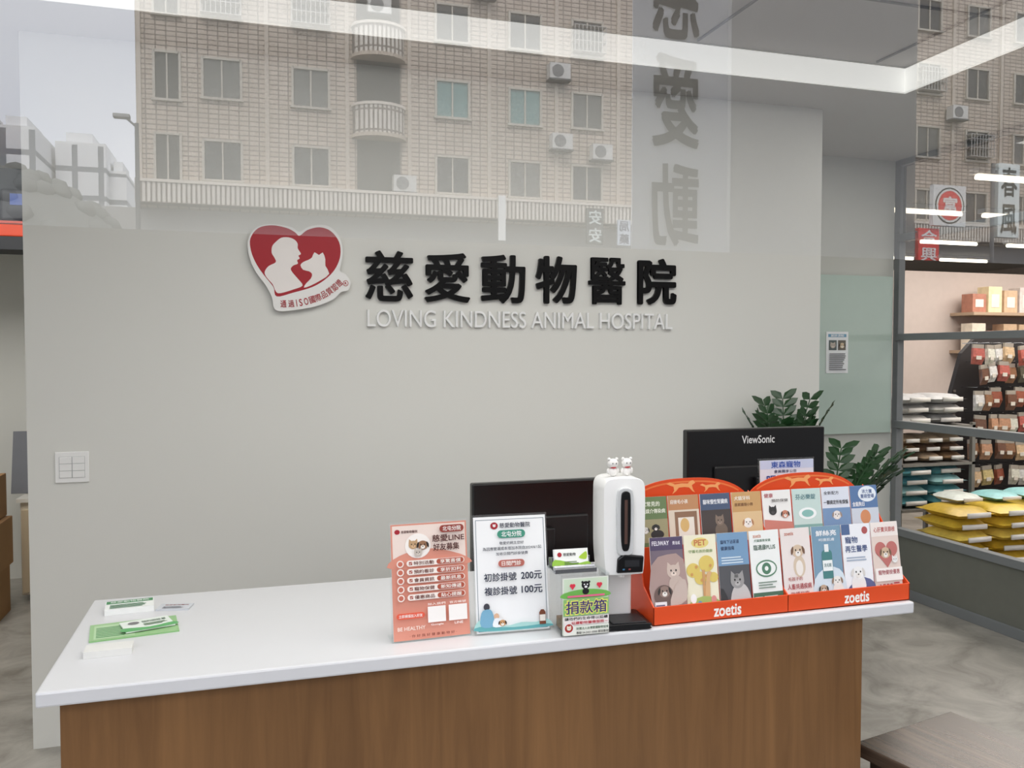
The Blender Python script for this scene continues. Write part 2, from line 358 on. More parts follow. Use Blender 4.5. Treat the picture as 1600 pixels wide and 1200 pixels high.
L1=["特別活動","預約看診","會員資訊","寵物保健","優惠商品"]; L2=["享驚喜價","享折扣利","最新訊息","新知傳遞","貼心提醒"]
for i in range(5):
    z=.193-i*.021
    p.ell(-.078,z,.009,.009,(245,232,224)); p.ell(-.078,z,.006,.006,(200,110,90)); p.pill(-.062,.088,z-.0075,z+.0075,(246,236,228)); p.pill(.015,.086,z-.0065,z+.0065,(178,84,62))
    p.rect(-.056,-.048,z-.004,z+.004,(170,80,60)); p.text("✓",-.055,-.049,z-.003,z+.003,(255,255,255),0); p.text(L1[i],-.044,.008,z-.0048,z+.0048,(110,50,40),.012); p.text(L2[i],.024,.078,z-.0048,z+.0048,(255,248,240),.012); p.k-=9
p.k+=9
p.text("加入我們",-.012,.034,.086,.092,(255,245,238)); p.text("官方帳號",.045,.088,.086,.092,(255,245,238))
p.rect(-.012,.034,.044,.083,(248,244,240)); p.rect(.042,.09,.044,.083,(248,244,240))
p.pill(-.092,-.02,.058,.072,(232,96,70)); p.text("立即掃描加入好友",-.086,-.026,.061,.069,(255,250,245),.012)
p.text("Google",-.005,.027,.035,.041,(255,245,240)); p.text("LINE",.056,.078,.035,.041,(255,245,240))
p.text("BE HEALTHY",-.09,-.02,.03,.039,(250,235,225)); p.text("· 你 好 我 好 健 康 動 物 好 ·",-.06,.06,.012,.019,(120,40,30),.01)
p.obj("printed_poster",A,rot=(-math.radians(8),0,0),loc=(0,-.0026,0))
B=stand(.638,-1.775,.193,.297,math.radians(9),math.radians(-3),"clear stand with a white price notice for clinic registration")
h=.297; w=.193/2; p=Print(.00025); TE=(64,146,122); NV=(34,42,66)
p.rect(-w,w,.004,h,(246,247,247))
for q in ((-w+.005,w-.005,h-.008,h-.0068),(-w+.005,w-.005,.008,.0092),(-w+.005,-w+.0062,.008,h-.007),(w-.0062,w-.005,.008,h-.007)): p.rect(*q,(70,92,110))
p.ell(-.042,.274,.010,.009,(165,30,45)); p.face(-.042,.274,.004,(245,240,238),'cat'); p.text("慈愛動物醫院",-.028,.054,.268,.281,NV,.012)
p.pill(-.035,.04,.242,.262,TE); p.text("北屯分院",-.024,.03,.245,.259,(255,255,255),.018)
p.text("敬愛的飼主您好",-.03,.035,.225,.233,NV,.006); p.text("為因應營運成本增加本院自2024/6/1起",-.075,.082,.211,.220,NV,.006); p.text("加收日間門診掛號費",-.04,.045,.198,.206,NV,.006)
p.pill(-.035,.035,.168,.186,(186,104,92)); p.text("日間門診",-.026,.026,.171,.183,(255,248,242),.015)
p.text("初診掛號",-.074,.012,.133,.154,NV,.018); p.text("200元",.024,.08,.133,.154,NV,.02)
p.text("複診掛號",-.074,.012,.098,.119,NV,.018); p.text("100元",.024,.08,.098,.119,NV,.02)
p.poly([(-.09,.01),(.09,.01),(.09,.030),(.06,.024),(.02,.026),(-.02,.020),(-.06,.030),(-.09,.038)],(170,214,210),3)
p.poly([(-.09,.01),(.09,.01),(.09,.018),(.0,.015),(-.09,.022)],(96,168,172),3)
p.ell(-.07,.07,.008,.009,(60,60,70)); p.poly([(-.086,.022),(-.052,.022),(-.056,.058),(-.07,.064),(-.084,.056)],(120,172,200),3); p.ell(-.045,.045,.007,.008,(220,180,150)); p.poly([(-.055,.02),(-.03,.02),(-.034,.038),(-.05,.04)],(236,240,244),3)
p.face(-.03,.028,.009,(200,150,100)); p.poly([(.068,.018),(.085,.018),(.085,.048),(.08,.055),(.073,.055),(.068,.048)],(120,66,40)); p.rect(.072,.081,.055,.062,(240,240,240)); p.rect(.069,.084,.026,.042,(240,235,225))
p.obj("printed_notice",B,rot=(-math.radians(9),0,0),loc=(0,-.0026,0))
Cn=stand(1.655,-1.5,.2,.375,math.radians(3),0,"tall clear stand with a blue and white notice")
p=Print(.00035); p.rect(-.1,.1,.004,.375,(222,226,236)); p.rect(-.1,.1,.347,.375,(196,208,232)); p.text("東森寵物",-.06,.05,.350,.371,(44,84,170),.02)
p.text("會員獨享公告",-.05,.035,.334,.344,(40,50,90)); p.text("眼點/加點",-.078,.088,.292,.328,(34,60,140),.02); p.rect(-.085,.085,.272,.278,(84,120,190)); p.obj("printed_notice",Cn,rot=(-math.radians(3),0,0),loc=(0,-.0026,0))
# ---------------------------------------------------------------- donation box
D=thing("donation_box","clear acrylic donation box with a green and yellow label","donation box",(.809,-1.80,.9005),(0,0,math.radians(-2)))
b=MB()
for q in ((-.065,.065,-.05,-.047,0,.155),(-.065,.065,.047,.05,0,.155),(-.065,-.062,-.047,.047,0,.155),(.062,.065,-.047,.047,0,.155),(-.065,.065,-.05,.05,.155,.158),(-.062,.062,-.047,.047,0,.003)): b.box(*q,ACR)
b.obj("acrylic_case",D)
MB().box(-.05,.05,-.03,.035,.004,.03,mat((150,120,90),.8,var=.4,scale=60)).obj("coins",D,label="coins and folded banknotes inside the box")
p=Print(.0003); p.rect(-.062,.062,.004,.15,(232,238,226)); p.rect(-.058,.058,.098,.147,(214,232,206)); p.poly([(-.058,.098),(.058,.098),(.058,.112),(0,.12),(-.058,.112)],(120,190,90),3)
p.ell(0,.130,.011,.010,(30,30,32)); p.ell(0,.114,.009,.008,(30,30,32)); p.ell(-.009,.138,.003,.003,(30,30,32)); p.ell(.009,.138,.003,.003,(30,30,32)); p.ell(-.004,.132,.002,.002,(250,250,250)); p.ell(.004,.132,.002,.002,(250,250,250)); p.ell(0,.126,.004,.003,(240,240,240))
for sx in(-1,1):
    p.ell(sx*.036-.003,.131,.0045,.0045,(226,60,80)); p.ell(sx*.036+.003,.131,.0045,.0045,(226,60,80)); p.poly([(sx*.036-.007,.13),(sx*.036+.007,.13),(sx*.036,.12)],(226,60,80))
p.rect(-.05,.05,.101,.106,(240,110,150))
p.rect(-.061,.061,.054,.097,(150,200,120)); p.text("捐款箱",-.058,.058,.056,.095,(250,242,120),.06); p.text("捐款箱",-.055,.055,.059,.092,(64,50,120),.016)
p.rect(-.061,.061,.03,.052,(246,240,236)); p.text("讓他們的生命得以延續",-.058,.058,.043,.051,(30,26,30),.014); p.text("－延續動物醫療服務－",-.05,.058,.032,.040,(200,40,60),.012)
p.rect(-.061,.061,.005,.029,(248,250,240)); p.ell(-.047,.024,.013,.013,(250,250,250)); p.ell(-.047,.024,.011,.011,(180,60,50)); p.face(-.047,.024,.006,(250,240,220),'cat')
p.text("財團法人台灣愛護動物協會",-.028,.059,.019,.026,(40,90,60)); p.text("專線 04-2421-0000 郵政劃撥",-.028,.059,.008,.015,(60,60,60)); p.obj("printed_label",D,loc=(0,-.0505,0))
H=thing("business_card_holder","small metal card holder with cards on the donation box","card holder",(.789,-1.80,1.059),(0,0,math.radians(-3)))
MB().box(-.056,.056,-.035,.04,0,.004,STEEL).box(-.056,.056,-.037,-.033,0,.012,STEEL).box(-.056,.056,.02,.023,.004,.03,STEEL).cyl((-.055,-.02,.01),(.055,-.02,.01),.007,.007,STEEL).obj("metal_base",H,bevel=.001)
MB().box(-.046,.046,-.004,.006,.004,.053,WHITE,Matrix.Rotation(math.radians(-15),4,'X')).obj("card_stack",H)
p=Print(.0003); p.rect(-.045,.045,.005,.052,(244,246,240)); p.poly([(-.045,.005),(.045,.005),(.045,.02),(.01,.016),(-.045,.028)],(150,196,70),3); p.poly([(.02,.03),(.04,.026),(.042,.045),(.03,.04)],(170,206,60),3); p.ell(-.032,.04,.006,.006,(170,30,45)); p.text("慈愛動物",-.022,.012,.036,.044,(60,60,60)); p.lines(-.02,.02,.012,.024,3,(90,120,70)); p.obj("printed_card",H,rot=(math.radians(-15),0,0),loc=(0,-.0045,0))
# ---------------------------------------------------------------- dispenser
DX=.930
T=thing("soap_dispenser","white automatic hand sanitizer dispenser on a black drip tray","sanitizer dispenser",(DX,-1.775,.9005),(0,0,math.radians(-6)))
MB().prism(spline([(-.052,.004),(.052,.004),(.055,.012),(.052,.02),(-.052,.02),(-.055,.012)],3),-.075,.05,mat((20,20,22),.35)).box(-.047,.047,-.07,.0,.02,.024,mat((34,34,36),.5)).obj("drip_tray",T,bevel=.003,loc=(.010,0,-.003))
MB().box(-.043,.043,.01,.04,.012,.2,WGLOSS).obj("back_stand",T,bevel=.008,seg=3)
bodyp=[(-.050,.150),(-.042,.142),(.04,.142),(.052,.150),(.055,.2),(.056,.27),(.056,.35),(.052,.382),(.03,.394),(-.03,.394),(-.052,.382),(-.056,.35),(-.056,.27),(-.055,.2)]
MB().prism(spline(bodyp,3),-.055,.045,WGLOSS).obj("body",T,bevel=.012,seg=4,smooth=True)
MB().prism(spline([(-.02,.2),(0,.195),(.02,.2),(.023,.25),(.023,.34),(.015,.368),(-.015,.368),(-.023,.34),(-.023,.25)],3),-.064,-.05,mat((206,208,208),.2)).obj("window_bezel",T,bevel=.003)
MB().prism(spline([(-.009,.212),(0,.206),(.009,.212),(.013,.25),(.013,.34),(.008,.36),(-.008,.36),(-.013,.34),(-.013,.25)],3),-.067,-.06,BLACK).obj("level_window",T,bevel=.002)
MB().box(-.004,.004,-.0675,-.0665,.225,.34,mat((84,60,52),.4)).obj("level_gauge",T)
MB().prism([(-.022,.148),(.048,.148),(.051,.19),(-.004,.197),(-.02,.185)],-.0635,-.05,BLACK).obj("sensor_panel",T,bevel=.003)
p=Print(.0003); p.rect(-.002,.038,.164,.182,(30,32,36)); p.rect(-.008,-.002,.156,.160,(60,120,160)); p.rect(.008,.014,.156,.160,(130,60,60)); p.obj("display_marks",T,loc=(0,-.064,0))
MB().cyl((0,-.03,.13),(0,-.03,.15),.008,.01,WGLOSS).obj("nozzle",T)
WF=mat((232,230,226),.35); RF=mat((190,50,56),.4)
for k,dx in enumerate((-.022,.018)):
    f=MB().ell((0,0,.012),(.012,.010,.012),WF).ell((0,0,.034),(.015,.012,.013),WF).ell((-.011,0,.045),(.005,.004,.005),WF,8,6).ell((.011,0,.045),(.005,.004,.005),WF,8,6).ell((-.013,0,.014),(.005,.005,.008),WF,8,6).ell((.013,0,.014),(.005,.005,.008),WF,8,6).ell((-.005,-.0115,.035),(.0015,.001,.002),BLACK,6,4).ell((.005,-.0115,.035),(.0015,.001,.002),BLACK,6,4).ell((0,-.0012,.024),(.009,.010,.003),RF,10,5)
    f.obj("figurine",loc=(DX+dx,-1.79,1.2955),smooth=True,label="tiny white bear figurine with a red scarf on the dispenser",category="figurine",group="figurines on the dispenser")
# ---------------------------------------------------------------- leaflet rack
OR=mat((226,80,34),.4,var=.03)
RX0,RX1,RY=1.004,1.828,-1.838
RW=RX1-RX0
rk=thing("leaflet_rack","orange-red two-tier cardboard leaflet display on the counter","leaflet rack",(RX0,RY,.9005))
b=MB(); b.box(0,RW,0,.004,0,.05,OR); b.box(0,RW,0,.205,0,.004,OR)
b.box(0,RW,.085,.088,.004,.19,OR)
for x in (0,RW/2-.002,RW-.004):
    n0=len(b.v); b.prism([(0,0),(.205,0),(.205,.31),(.17,.28),(.09,.18),(.06,.09),(0,.05)],0,.004,OR)
    for i in range(n0,len(b.v)): v=b.v[i]; b.v[i]=(x+v[1],v[0],v[2])
b.obj("tray_body",rk,bevel=.001)
for i,(a0,a1) in enumerate(((.012,RW/2-.008),(RW/2,RW-.03))):
    m_=(a0+a1)/2; hw_=(a1-a0)/2
    def crest(u,off=0): return .298+.058*max(0,1-abs(u)**2.6)**.75-off
    pts=[(a0,.0),(a1,.0)]+[(m_+hw_*math.cos(math.pi*k/28),crest(math.cos(math.pi*k/28))) for k in range(29)]
    MB().prism(pts,.2,.204,OR).obj("header_panel",rk)
    p=Print(.0004)
    us=[-.86+1.72*k/20 for k in range(21)]
    p.poly([(m_+hw_*u,crest(u,.008)) for u in us]+[(m_+hw_*u,crest(u,.013)) for u in us[::-1]],(238,130,70))
    for k,sx in ((0,1.1),(1,.8)):
        ox,oz=m_-.02+k*.095,.326-k*.003
        cat=[(-.045,.014),(-.035,.018),(-.02,.012),(.0,.014),(.018,.013),(.026,.02),(.034,.021),(.04,.014),(.03,.008),(.034,-.004),(.04,-.012),(.032,-.008),(.022,.002),(.008,.004),(-.008,.003),(-.016,-.006),(-.028,-.014),(-.022,-.004),(-.024,.006),(-.036,.01)]
        p.poly([(ox+q[0]*sx,oz+q[1]*sx) for q in cat],(248,176,110))
    p.obj("header_artwork",rk,loc=(0,.2,0))
for m_ in (.222,.640):
    p=Print(.0004); p.text("zoetis",m_-.042,m_+.042,.009,.040,(250,246,240),.03); p.obj("lip_lettering",rk)
BW,BH=.0955,.222
def brochure(i,tier,label,fn):
    x=RX0+.008+i*.1012+BW/2
    if tier==0: y,z,ln=RY+.008,.906,math.radians(9)
    else: y,z,ln=RY+.100,1.000,math.radians(9)
    t=thing("brochure",label,"brochure",(x,y,z),(-ln,0,math.radians(random.uniform(-2,2))),group="leaflets in the orange display rack")
    MB().box(-BW/2,BW/2,0,.0035,0,BH,mat((238,238,234),.4)).obj("paper_stack",t)
    p=Print(.0002,.28); fn(p)
    k=BH/.208; p.mb.v=[(v[0],v[1],v[2]*k) for v in p.mb.v]
    p.obj("cover_print",t); return t
W2=.0955/2; F=lambda p,c:p.rect(-W2,W2,0,.208,c); BH0=.208
def f0(p):
    F(p,(112,92,112)); p.rect(-W2,W2,.176,BH0,(70,52,100)); p.text("FELIWAY",-.042,.008,.188,.199,(245,240,250),.02); p.text("費洛威",.018,.040,.188,.197,(240,235,245)); p.poly([(-W2,.03),(W2,.03),(W2,.15),(.0,.165),(-W2,.14)],(178,138,128),2)
    p.face(.016,.122,.019,(214,184,164),'cat'); p.ell(.022,.09,.022,.022,(206,176,158)); p.ell(-.016,.065,.028,.026,(110,78,70)); p.face(-.014,.074,.016,(150,112,96),'dog'); p.poly([(.0,.04),(W2,.05),(W2,.1),(.02,.09)],(206,176,160),3); p.rect(-.044,-.01,.018,.05,(240,240,244)); p.rect(-W2,W2,0,.016,(40,34,70)); p.text("FELIWAY",-.03,.03,.003,.013,(240,240,250),.02); p.lines(-.042,-.012,.022,.046,4,(90,70,120))
def f1(p):
    F(p,(246,238,196)); p.ell(0,.188,.026,.013,(250,220,90)); p.text("PET",-.018,.018,.181,.196,(230,110,40),.04); p.text("守護毛孩的健康",-.036,.036,.163,.171,(120,160,60))
    for cx_,cz_,r in((-.025,.12,.02),(.015,.135,.023),(.034,.1,.014),(-.005,.1,.018)): p.ell(cx_,cz_,r,r*.9,(244,206,60))
    for k in range(5): p.ell(-.03+k*.014,.11+.02*math.sin(k*2),.004,.004,(236,150,50),10)
    p.rect(.0,.008,.05,.12,(224,150,70)); p.poly([(.006,.05),(.02,.05),(.022,.1),(.03,.112),(.014,.112)],(236,170,90),2); p.poly([(-W2,0),(W2,0),(W2,.04),(0,.055),(-W2,.035)],(170,200,70),3); p.ell(-.03,.05,.009,.012,(250,250,246)); p.ell(.03,.045,.008,.01,(240,130,120)); p.ell(-.012,.035,.007,.009,(90,150,200)); p.text("關心您的寵物",-.03,.03,.008,.016,(80,100,40))
def f2(p):
    F(p,(70,72,78)); p.rect(-W2,W2,.125,BH0,(92,150,206)); p.text("貓咪下泌尿道",-.038,.02,.180,.19,(20,40,90),.01); p.text("健康指南",-.038,.004,.164,.174,(20,40,90),.01); p.lines(-.038,.03,.13,.15,3,(200,224,240)); p.ell(.014,.03,.032,.05,(196,194,190)); p.face(.006,.085,.021,(150,148,146),'cat')
    for k in range(3): p.rect(.002+k*.004-.004,.003+k*.004-.003,.094,.102,(60,60,60))
    p.poly([(-W2,0),(-.02,0),(-.03,.05),(-W2,.07)],(40,42,46),2)
def f3(p):
    F(p,(242,246,242)); p.text("zoetis",-.036,-.01,.190,.199,(230,110,60),.02); p.text("犬貓腸胃保健",-.034,.02,.179,.186,(60,120,80)); p.text("臨適康PLUS",-.036,.034,.158,.172,(40,90,60),.014); p.ell(0,.11,.034,.022,(70,140,96)); p.ell(0,.11,.03,.018,(242,246,242)); p.ell(0,.11,.015,.015,(60,130,90)); p.ell(0,.11,.006,.006,(240,246,240)); p.rect(-W2,W2,.0,.05,(52,110,76)); p.rect(-.044,-.02,.008,.04,(220,236,224)); p.lines(-.014,.036,.008,.044,5,(220,236,224)); p.lines(-.03,.03,.06,.08,3,(120,150,130))
def f4(p):
    F(p,(240,226,220)); p.text("zoetis",-.036,-.006,.19,.199,(220,80,40),.02); p.ell(.006,.108,.020,.028,(226,196,160)); p.ell(.006,.104,.012,.02,(244,234,222)); p.face(.004,.148,.019,(226,190,150),'dog',(120,70,40)); p.text("毛孩子的",-.036,.012,.072,.082,(200,60,50),.012); p.text("人畜共通疾病",-.04,.04,.050,.065,(196,30,40),.018); p.text("防護指南",-.03,.03,.034,.044,(200,60,50),.012); p.ell(-.03,.016,.01,.008,(236,120,110)); p.ell(.0,.014,.012,.008,(240,170,160)); p.ell(.028,.018,.009,.009,(226,90,90))
def f5(p):
    F(p,(96,150,190)); p.poly([(-W2,0),(W2,0),(W2,.08),(0,.1),(-W2,.07)],(206,226,240),3); p.text("鮮絲亮",-.034,.034,.182,.197,(250,250,252),.02); p.text("呵護肌膚",-.026,.026,.168,.176,(230,240,250)); p.rect(-.02,.014,.07,.135,(40,130,130)); p.pill(-.02,.014,.125,.145,(40,130,130)); p.rect(-.010,.004,.14,.16,(235,240,240)); p.rect(-.019,.013,.09,.118,(240,248,246)); p.text("洗毛精",-.015,.009,.1,.11,(30,110,110)); p.ell(.026,.035,.018,.026,(236,230,220)); p.face(.024,.062,.015,(240,236,226),'dog',(150,110,80)); p.ell(-.026,.022,.016,.02,(190,150,110)); p.face(-.024,.044,.013,(196,160,120),'dog'); p.rect(-W2,W2,0,.014,(40,90,160))
def f6(p):
    F(p,(238,242,248)); p.rect(-W2,-.02,.18,BH0,(52,92,160)); p.ell(.03,.19,.01,.01,(200,60,60)); p.text("寵物",-.038,.004,.157,.175,(40,70,140),.02); p.text("再生醫學",-.04,.034,.133,.151,(40,70,140),.02); p.lines(-.038,.03,.110,.124,2,(150,170,200)); p.poly([(-W2,0),(W2,0),(W2,.05),(0,.065),(-W2,.03)],(70,80,150),3); p.ell(-.004,.045,.024,.032,(236,234,232)); p.face(-.004,.078,.019,(244,244,242),'dog',(220,214,206)); p.rect(-W2,W2,0,.018,(120,40,80)); p.text("REGENERATIVE",-.034,.034,.005,.012,(230,236,250))
def f7(p):
    F(p,(236,206,190)); p.rect(-W2,W2,.17,BH0,(246,232,222)); p.text("心肝寶貝篩檢",-.038,.038,.181,.195,(214,70,60),.02); p.ell(-.02,.135,.02,.02,(214,90,80)); p.ell(.02,.135,.02,.02,(214,90,80)); p.poly([(-.038,.128),(.038,.128),(0,.085)],(214,90,80)); p.face(-.004,.125,.017,(216,176,130),'dog',(120,80,50)); p.face(.026,.105,.010,(240,236,230),'cat'); p.rect(-W2,W2,.05,.085,(250,240,232)); p.text("寵物健檢優惠",-.038,.038,.067,.080,(190,40,50),.015); p.text("1500元",-.036,.036,.018,.045,(206,40,50),.04); p.rect(-.04,.03,.006,.013,(190,60,60))
fronts=[("purple leaflet with a cat and a dog sleeping",f0),("cream and yellow leaflet with cartoon trees and animals",f1),("blue and grey leaflet with a striped cat photo",f2),("white and green leaflet with an eye drawing",f3),("cream leaflet with a puppy and red lettering",f4),("blue leaflet with a teal bottle and dogs",f5),("white and blue leaflet with a small white dog",f6),("peach leaflet with a puppy and a red price",f7)]
for i,(l,f) in enumerate(fronts): brochure(i,0,l,f)
def g0(p): F(p,(96,130,64)); p.text("大家常見的",-.042,.026,.183,.196,(240,246,220),.02); p.text("蚊蟲媒介傳染病",-.042,.042,.165,.177,(240,246,220),.02); p.rect(-W2,W2,.09,.15,(160,150,96)); p.ell(.014,.11,.02,.012,(30,28,28)); p.face(.01,.128,.010,(30,28,28),'dog'); p.face(-.022,.122,.010,(220,216,206),'dog')
def g1(p): F(p,(212,130,64)); p.text("迎接毛小孩",-.042,.014,.186,.197,(252,244,230),.016); p.rect(-W2,W2,.08,.17,(226,206,176)); p.rect(-.03,.04,.1,.165,(150,96,60)); p.rect(-.02,.03,.1,.15,(236,226,206)); p.ell(.0,.13,.014,.018,(236,180,80))
def g2(p): F(p,(52,76,120)); p.text("貓咪慢性腎臟病",-.04,.04,.180,.193,(244,246,250),.018); p.rect(-W2,W2,.1,.165,(60,50,46)); p.ell(.014,.11,.02,.02,(110,90,72)); p.face(.01,.135,.014,(130,106,84),'cat'); p.rect(-W2,W2,.08,.1,(90,120,160))
def g3(p): F(p,(222,156,70)); p.text("犬貓牙科",-.04,.012,.186,.197,(250,240,220),.02); p.text("居家護理小冊",-.04,.02,.170,.179,(120,60,20),.012); p.rect(-W2,W2,.08,.155,(236,190,120)); p.face(0,.125,.015,(246,240,230),'dog',(200,120,60))
def g4(p): F(p,(240,240,236)); p.text("健康",-.042,-.012,.188,.2,(200,50,60),.02); p.face(-.016,.152,.013,(40,38,40),'cat'); p.face(.024,.142,.012,(226,120,80),'dog'); p.text("預防保健",-.02,.036,.176,.184,(70,60,60)); p.poly([(-W2,.08),(W2,.08),(W2,.12),(-W2,.13)],(226,110,90))
def g5(p): F(p,(188,222,214)); p.text("芬必樂錠",-.038,.030,.178,.193,(50,120,130),.02); p.ell(0,.14,.03,.016,(240,250,248)); p.ell(.0,.14,.02,.01,(110,190,180)); p.rect(-W2,W2,.08,.11,(110,180,170))
def g6(p): F(p,(214,224,240)); p.text("全新配方",-.04,.012,.187,.197,(60,60,80),.016); p.text("一顆搞定所有煩惱",-.042,.042,.160,.172,(20,20,24),.02); p.rect(-W2,W2,.08,.15,(90,140,200)); p.face(0,.13,.014,(230,226,220),'dog',(160,130,110))
def g7(p): F(p,(58,110,180)); p.text("全能狗日",-.042,.0,.150,.163,(250,250,250),.02); p.ell(.012,.184,.032,.022,(226,240,250)); p.text("沛力寶\n重磅登場",-.012,.036,.172,.197,(40,80,160),.02); p.rect(-W2,W2,.08,.145,(196,210,226)); p.ell(0,.12,.018,.02,(236,130,60))
rears=[("green leaflet with a dog photo",g0),("orange leaflet with a framed picture",g1),("navy leaflet with a cat photo",g2),("tan leaflet with a dog drawing",g3),("white leaflet with cat and dog heads",g4),("pale teal leaflet with a tablet picture",g5),("pale blue leaflet with bold black text",g6),("blue leaflet with a round white speech bubble",g7)]
for i,(l,f) in enumerate(rears): brochure(i,1,l,f)
# ---------------------------------------------------------------- papers at the other end
def pile(name,label,cat,x,y,w_,d_,h_,rz,col,fn=None,z=.9003):
    t=thing(name,label,cat,(x,y,z),(0,0,rz))
    MB().box(-w_/2,w_/2,-d_/2,d_/2,0,h_,mat(col,.5)).obj("card_stack",t)
    if fn:
        p=Print(.0003); fn(p); p.obj("printed_face",t,rot=(-math.pi/2,0,0),loc=(0,0,h_))
    return t
gtxt=(60,140,84)
def q1(p): p.rect(-.06,.06,-.04,.04,(236,240,236)); p.rect(-.06,.06,.012,.04,gtxt); p.text("慈愛動物醫院",-.05,.05,.018,.034,(240,248,240),.015); p.lines(-.05,.05,-.034,.004,4,(70,130,90))
pile("card_box","white tissue packet with green lettering on the worktop","card box",-.335,-1.27,.125,.085,.016,math.radians(6),(238,240,238),q1)
def q2(p): p.rect(-.045,.045,-.027,.027,(204,208,213)); p.text("慈愛動物醫院",-.03,.035,.008,.016,(150,60,60)); p.lines(-.03,.03,-.02,.0,3,(120,120,130))
pile("business_card","loose white business cards lying on the worktop","card",-.215,-1.29,.09,.055,.004,math.radians(-12),(204,208,213),q2)
def q3(p): p.rect(-.105,.105,-.07,.07,(150,192,136)); p.rect(-.095,.0,-.06,.055,(178,210,166)); p.lines(-.09,-.01,-.05,.04,7,(70,140,80))
pile("leaflet","green paper leaflet lying flat on the worktop","leaflet",-.30,-1.46,.21,.14,.003,math.radians(8),(140,192,128),q3)
def q4(p): p.rect(-.06,.06,-.045,.045,(226,234,226)); p.poly([(-.06,-.045),(.06,-.045),(.06,-.02),(0,-.03),(-.06,-.012)],(90,170,100),3); p.ell(-.03,.02,.014,.012,(120,120,120)); p.text("預約回診單",-.01,.05,.012,.028,(60,100,70),.01); p.lines(-.01,.05,-.015,.006,3,(110,140,110))
pile("appointment_card","white and green appointment card on the green leaflet","card",-.27,-1.45,.12,.09,.003,math.radians(18),(228,234,228),q4,z=.906)
pile("card_box","low white box of blank cards on the worktop","card box",-.335,-1.635,.105,.055,.016,math.radians(2),(222,222,218),None)
# ---------------------------------------------------------------- potted plants
LEAF=mat((34,68,36),.35,var=.35,scale=20)
def plant(x,y,base,stems,label,spread,hh,pr_,a0=0,a1=6.28,lf=1.0):
    t=thing("potted_plant",label,"plant",(x,y,0))
    MB().lathe((0,0,0),[(pr_*.65,0),(pr_*.78,.02),(pr_*.97,base-.02),(pr_,base),(pr_*.9,base),(pr_*.87,base-.03),(.01,base-.03)],mat((70,68,66),.5)).obj("pot",t)
    b=MB()
    for s in range(stems):
        a=a0+(a1-a0)*s/stems+random.uniform(-.2,.2); sp=spread*random.uniform(.55,1); H_=hh*random.uniform(.82,1.04)
        prev=None; N=14
        for k in range(N+1):
            u=k/N; q=Vector((math.cos(a)*sp*u**1.6,math.sin(a)*sp*u**1.6,base-.04+H_*(u-.15*u**3)))
            if prev is not None:
                b.cyl(prev,q,.006*(1-u*.6)+.001,.006*(1-u*.6),LEAF,6)
                if k>4:
                    d=(q-prev).normalized(); side=d.cross(Vector((0,0,1))).normalized() if abs(d.z)<.99 else Vector((-math.sin(a),math.cos(a),0))
                    for sg in (1,-1):
                        ld=(side*sg*.8+d*.6+Vector((0,0,.1*random.uniform(-1,1)))).normalized(); ln=random.uniform(.065,.095)*lf
                        wd_=d.cross(ld).cross(ld).normalized()*.022*lf; up=ld.cross(wd_).normalized()*.006
                        b.add([q,q+ld*ln*.35+wd_+up,q+ld*ln*.75+wd_*.7,q+ld*ln,q+ld*ln*.75-wd_*.7,q+ld*ln*.35-wd_+up],[(0,1,2,3),(0,3,4,5)],LEAF)
            prev=q
    b.obj("foliage",t); return t
plant(2.52,-.24,.62,16,"dark green leafy plant in a tall grey pot",.20,.92,.13)
plant(2.50,-.60,.60,9,"lower green leafy plant in a grey pot",.34,.70,.10,-1.0,.9)
# ---------------------------------------------------------------- corridor wall: glass board + notice
gb=thing("glass_board","pale green frosted glass board fixed to the wall","board",(3.25,.87,1.61))
MB().box(-.85,.84,-.02,-.01,-.52,.52,mat((182,200,191),.08,var=.02,coat=.5)).obj("glass_panel",gb,bevel=.002)
for q in ((-.8,.48),(.8,.48),(.8,-.48)): MB().cyl((q[0],-.01,q[1]),(q[0],.009,q[1]),.01,.01,STEEL).obj("standoff",gb)
nt_=thing("notice_sheet","white printed notice with small photos on the glass board","notice",(3.655,.849,1.49))
MB().box(-.085,.085,-.0015,0,0,.27,WHITE).obj("paper",nt_)
p=Print(.0004); p.rect(-.085,.085,0,.27,(234,238,240)); p.rect(-.07,.07,.235,.255,(110,160,190)); p.text("就診須知",-.05,.05,.237,.253,(250,250,250),.02)
p.rect(-.065,-.005,.15,.215,(90,100,100)); p.rect(.005,.065,.15,.215,(110,104,96)); p.face(-.035,.18,.02,(190,180,170),'cat'); p.face(.035,.18,.02,(210,190,160)); p.lines(-.065,.065,.02,.135,9,(110,110,116)); p.obj("printed_text",nt_,loc=(0,-.002,0))
# ---------------------------------------------------------------- bench
bn=thing("low_bench","low dark wood-grain bench top on the stone floor","bench",(2.175,-1.645,0),(0,0,math.radians(12)))
MB().box(-.46,0,-1.0,0,.41,.45,DWOOD).obj("bench_top",bn,bevel=.004)
for x in(-.43,-.07):
    for y in(-.97,-.07): MB().box(x,x+.04,y,y+.04,0,.41,mat((48,38,32),.4)).obj("leg",bn)
